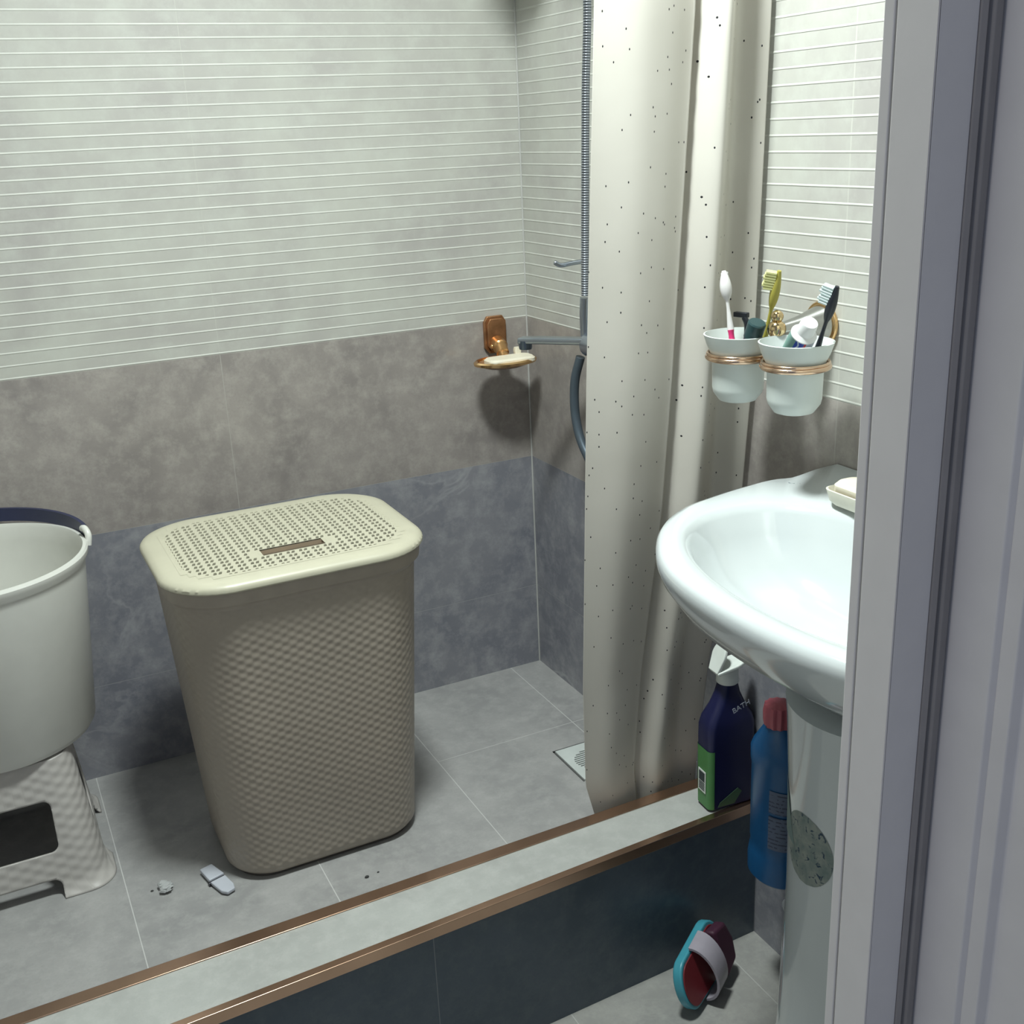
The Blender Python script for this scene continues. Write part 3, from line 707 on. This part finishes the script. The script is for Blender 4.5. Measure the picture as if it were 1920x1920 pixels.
def ub_label():
    t = NT('grey_printed_label'); z = t.xyz(t.pos())[2]; l = joint(t, z, UB.z+.004, .0065, .0022); n_ = t.noise(180, 2, .5, t.pos())
    l = t.math('MULTIPLY', l, t.math('GREATER_THAN', n_, .47)); c = t.mix(l, (.10,.13,.20), (.04,.05,.09)); return t.fin(c, .5)
lm = ub_label()
for z0, z1 in ((.070, .128), (.134, .172)):
    p = cyl_patch('back_label', UB.x, UB.y, lambda z: .0366/1.0, (UB.z+z0, UB.z+z1, lambda z: (205, 262)), lm, ub, lift=.001, ex=.85, ey=1.26)

# ---------------------------------------------------------------- slipper propped by the kerb
teal = plain('teal_rubber', (.055,.30,.38), .4); dred = plain('dark_red_insole', (.17,.018,.025), .45); strapm = plain('pale_translucent_strap', (.36,.33,.38), .35)
SO = Vector((-.222, -.910, ZL)); E = Vector((-.096, -.833, ZL+.010)); L_ = (E-SO); LL = L_.length; lx = L_.normalized()
nz = Vector((.70, -.60, .30)); nz = (nz-lx*nz.dot(lx)).normalized(); ly = nz.cross(lx)
if ly.z < 0: ly = -ly
sl = thing('slipper', 'teal slipper with red insole lying on its side against the kerb', 'slipper', SO)
def sole(k=1., n=14):
    P = []
    for i in range(n+1): a = math.pi/2+math.pi*i/n; P.append((.030+.030*k*math.cos(a), .044*k*math.sin(a)))
    for i in range(n+1): a = -math.pi/2+math.pi*i/n; P.append((LL-.036+.038*k*math.cos(a), .049*k*math.sin(a)))
    return P
SC = SO+ly*.048+Vector((0,0,.004))
mb = MB(); mb.prism(sole(), -.007, .009, (lx, ly, nz), SC); mb.build('sole', teal, sl, bevel=.003)
mb = MB(); mb.prism(sole(.86), .0091, .0115, (lx, ly, nz), SC); mb.build('insole', dred, sl, bevel=.0008)
mb = MB(); R = []
for i in range(17):
    t = i/16; a = math.pi*t; yy = -.048*math.cos(a); hh = .009+.034*math.sin(a)
    c0 = SC+lx*(LL*.34)+ly*yy+nz*hh; c1 = SC+lx*(LL*.62)+ly*yy*1.04+nz*(hh*.92); th = (ly*-math.cos(a)*.7+nz*math.sin(a)).normalized()*.0022
    R.append([c0-th, c1-th, c1+th, c0+th])
mb.rings(R); mb.build('strap', strapm, sl, angle=50)
mb = MB(); mb.prism([(LL*.66,-.043),(LL*.94,-.034),(LL*1.0,0),(LL*.94,.036),(LL*.66,.045)], .011, .032, (lx,ly,nz), SC); mb.build('toe_box', plain('dark_maroon_lining', (.05,.012,.03), .6), sl, bevel=.006)

# ---------------------------------------------------------------- toothbrush tumblers on the right wall
frost = NT('frosted_white_glass'); frost.fin((.64,.69,.67), .35); frost.b.inputs['Subsurface Weight'].default_value = .3; frost.b.inputs['Subsurface Radius'].default_value = (.01,.01,.01); frost = frost.m
CXW = -.095; LC = Vector((CXW, -.832, .784)); RC = Vector((CXW, -.951, .790)); FB = Vector((-.083, -.897, .885))
hd = thing('tumbler_holder', 'gold and chrome double tumbler holder fixed on right wall above the basin', 'tumbler holder', (0, -.893, .89))
mb = MB(); mb.lathe([(.027,0),(.027,.006),(.025,.012),(.021,.024),(.0165,.040),(.013,.056),(.0105,.07),(.009,.083)], (0, -.893, .888), (-1,0,.0), 40); mb.build('wall_flange', plain('chrome_flange', (.50,.50,.48), .22, 1.), hd)
mb = MB(); mb.torus((-.004, -.893, .888), .0275, .004, (1,0,0)); mb.build('flange_ring', gold, hd)
mb = MB(); mb.ball(FB+Vector((0,0,.006)), .0125); mb.ball(FB+Vector((0,0,.023)), .0085); mb.lathe([(.010,-.045),(.008,-.03),(.006,-.01),(.010,0)], FB, seg=24)
mb.build('finial', plain('polished_brass', (.66,.50,.28), .14, 1.), hd)
for c_ in (LC, RC):
    mb = MB(); o = c_+Vector((0,0,.0625)); mb.torus(o, .0425, .0038); mb.torus(o+Vector((0,0,.005)), .0425, .0022)
    d_ = (Vector((FB.x, FB.y, o.z))-o); d_.z = 0; d_.normalize(); mb.tube([o+d_*.045, Vector((FB.x, FB.y, FB.z-.035))], .006, 12)
    mb.build('ring', plain('rose_gold_ring', (.70,.50,.36), .2, 1.), hd)
GT = 'white tumblers in the wall holder'
def tumbler(c_, label):
    mb = MB(); mb.lathe([(.020,0),(.026,.002),(.034,.013),(.0355,.02),(.0362,.062),(.0385,.068),(.0440,.080),(.0475,.091),(.0485,.094),(.0465,.0945),(.042,.082),(.036,.070),(.0335,.062),(.032,.02),(.022,.008)], c_, seg=64)
    return tag(mb.build('tumbler', frost), label, 'tumbler', GT)
tumbler(LC, 'frosted white tumbler nearest the curtain, holding the pink toothbrush'); tumbler(RC, 'frosted white tumbler holding toothpaste, right one in the wall holder')

def brush(name, label, foot, head, mat_h, mat_g, bristle, bdir, grip=.45, headless_bristle=False, fat=1.):
    foot, head = Vector(foot), Vector(head); d = (head-foot).normalized(); L = (head-foot).length
    r = thing(name, label, 'toothbrush', foot, 'toothbrushes in the tumblers')
    bd = Vector(bdir); bd = (bd-d*bd.dot(d)).normalized()
    mb = MB(); n = 20
    pts = [foot+d*(L*grip*k/n) for k in range(n+1)]; mb.tube(pts, [.0035]+[.0055+.0008*math.sin(k) for k in range(n)], 14, sy=.8); mb.build('grip', mat_g, r)
    mb = MB(); pts = [foot+d*(L*(grip+(1-grip)*k/n)) for k in range(n+1)]; rad = []
    for k in range(n+1):
        t = k/n
        rad.append((.0048-.0024*min(1, t/.35)) if t < .5 else (.0026+.0040*fat*math.sin(math.pi*min(1, max(0, (t-.5)/.5))**.8)+.0001))
    mb.tube(pts, rad, 14, sy=1.); hp = mb.build('neck_and_head', mat_h, r)
    mb = MB(); w = d.cross(bd)
    for i in range(7):
        for j in range(3):
            c0 = foot+d*(L-.004-.0036*i)+w*(.003*(j-1))+bd*.0025; mb.tube([c0, c0+bd*(.0140+.0012*((i*7+j*3) % 3))+d*(.0006*((i+j) % 2))], [.0019, .0020], 6)
    mb.build('bristles', bristle, r)
    return r
wb_m = plain('white_brush_plastic', (.72,.70,.70), .35); pink = plain('hot_pink_rubber', (.72,.04,.19), .45); yel = plain('yellow_bristles', (.68,.68,.32), .7); yelh = plain('olive_yellow_plastic', (.40,.36,.07), .4)
blk = plain('black_plastic', (.012,.015,.022), .35); mint = plain('pale_mint_bristles', (.62,.74,.74), .7)
brush('toothbrush', 'white toothbrush with pink grip standing in the tumbler by the curtain', (-.108, -.850, .800), (-.114, -.8205, .964), wb_m, pink, wb_m, (.6, .75, 0), .52, fat=1.35)
brush('toothbrush', 'yellow toothbrush with fluffy head leaning behind the brass finial', (-.072, -.838, .795), (-.074, -.8875, .966), yelh, yelh, yel, (-.75, .62, .1), .4)
brush('toothbrush', 'black toothbrush with pale mint bristles leaning right in the toothpaste tumbler', (-.078, -.946, .806), (-.076, -1.0005, .957), blk, blk, mint, (-.45, .85, .3), .4)
# razor
rz = thing('razor', 'black disposable razor standing in the tumbler beside the pink toothbrush', 'razor', (-.09, -.852, .80))
mb = MB(); mb.tube(bez([(-.080, -.826, .795), (-.080, -.828, .85), (-.079, -.829, .885), (-.081, -.825, .898)], 8), .0042, 12); mb.build('handle', blk, rz)
mb = MB(); mb.prism([(-.011,-.0035),(.011,-.0035),(.011,.0035),(-.011,.0035)], -.004, .004, (Vector((-.3,.95,0)).normalized(), Vector((0,0,1)), Vector((.95,.3,0)).normalized()), Vector((-.081, -.818, .9005))); mb.build('blade_head', blk, rz, bevel=.001)
# dark tube with teal band
tb = thing('cosmetic_tube', 'dark navy tube with teal cap leaning in the left tumbler', 'tube', (-.11, -.84, .80))
f0, f1 = Vector((-.097, -.829, .800)), Vector((-.097, -.874, .899)); ad = (f1-f0).normalized(); LT = (f1-f0).length
mb = MB(); mb.lathe([(.007,0),(.0095,.004),(.0115,LT-.024)], f0, ad, 28); mb.build('body', plain('navy_tube_plastic', (.01,.013,.05), .3), tb)
mb = MB(); mb.lathe([(.0125,LT-.024),(.0125,LT-.002),(.011,LT)], f0, ad, 28); mb.build('cap', plain('dark_teal_cap', (.02,.055,.06), .3), tb)
# toothpaste
tp = thing('toothpaste_tube', 'blue and white toothpaste tube cap up in the right tumbler', 'toothpaste', (-.10, -.94, .80))
f0, f1 = Vector((-.101, -.938, .846)), Vector((-.110, -.992, .914)); ad = (f1-f0).normalized(); LT = (f1-f0).length
side = Vector((-.62, -.76, -.30)); side = (side-ad*side.dot(ad)).normalized(); wd = ad.cross(side).normalized()
def paste_mat():
    t = NT('printed_toothpaste_plastic'); u = t.xyz(t.uv()); c = t.mix(t.math('GREATER_THAN', u[0], .28), (.22,.38,.34), (.02,.06,.42))
    c = t.mix(t.math('GREATER_THAN', u[0], .62), c, (.62,.03,.05)); c = t.mix(t.math('GREATER_THAN', u[0], .70), c, (.55,.57,.68))
    wv = t.math('ADD', u[0], t.math('MULTIPLY', t.math('SINE', t.math('MULTIPLY', u[1], 420.)), .03)); s_ = t.math('ABSOLUTE', t.math('SUBTRACT', wv, .40)); s_ = t.math('LESS_THAN', s_, .03)
    c = t.mix(s_, c, (.55,.62,.75)); return t.fin(c, .3)
mb = MB(); R = []; n = 32
for t_, w_, h_ in ((0,.015,.003),(.3,.0165,.008),(.66,.0170,.0115),(.76,.0165,.0130),(.80,.010,.010)):
    R.append([f0+ad*(LT*t_)+wd*(w_*math.cos(2*math.pi*k/n))+side*(h_*math.sin(2*math.pi*k/n)) for k in range(n)])
ids = mb.rings(R)
for j, rid in enumerate(ids):
    for k, v in enumerate(rid): mb.uv[v] = (.5+.5*math.cos(2*math.pi*k/n), LT*(0,.3,.66,.76,.80)[j])
mb.build('tube', paste_mat(), tp)
mb = MB(); mb.lathe([(.0165,LT*.76),(.0168,LT*.78),(.0118,LT*.83),(.0118,LT*.84),(.0110,LT*1.00),(.0100,LT*1.02)], f0, ad, 32); mb.build('cap', plain('white_toothpaste_cap', (.78,.79,.79), .35), tp)
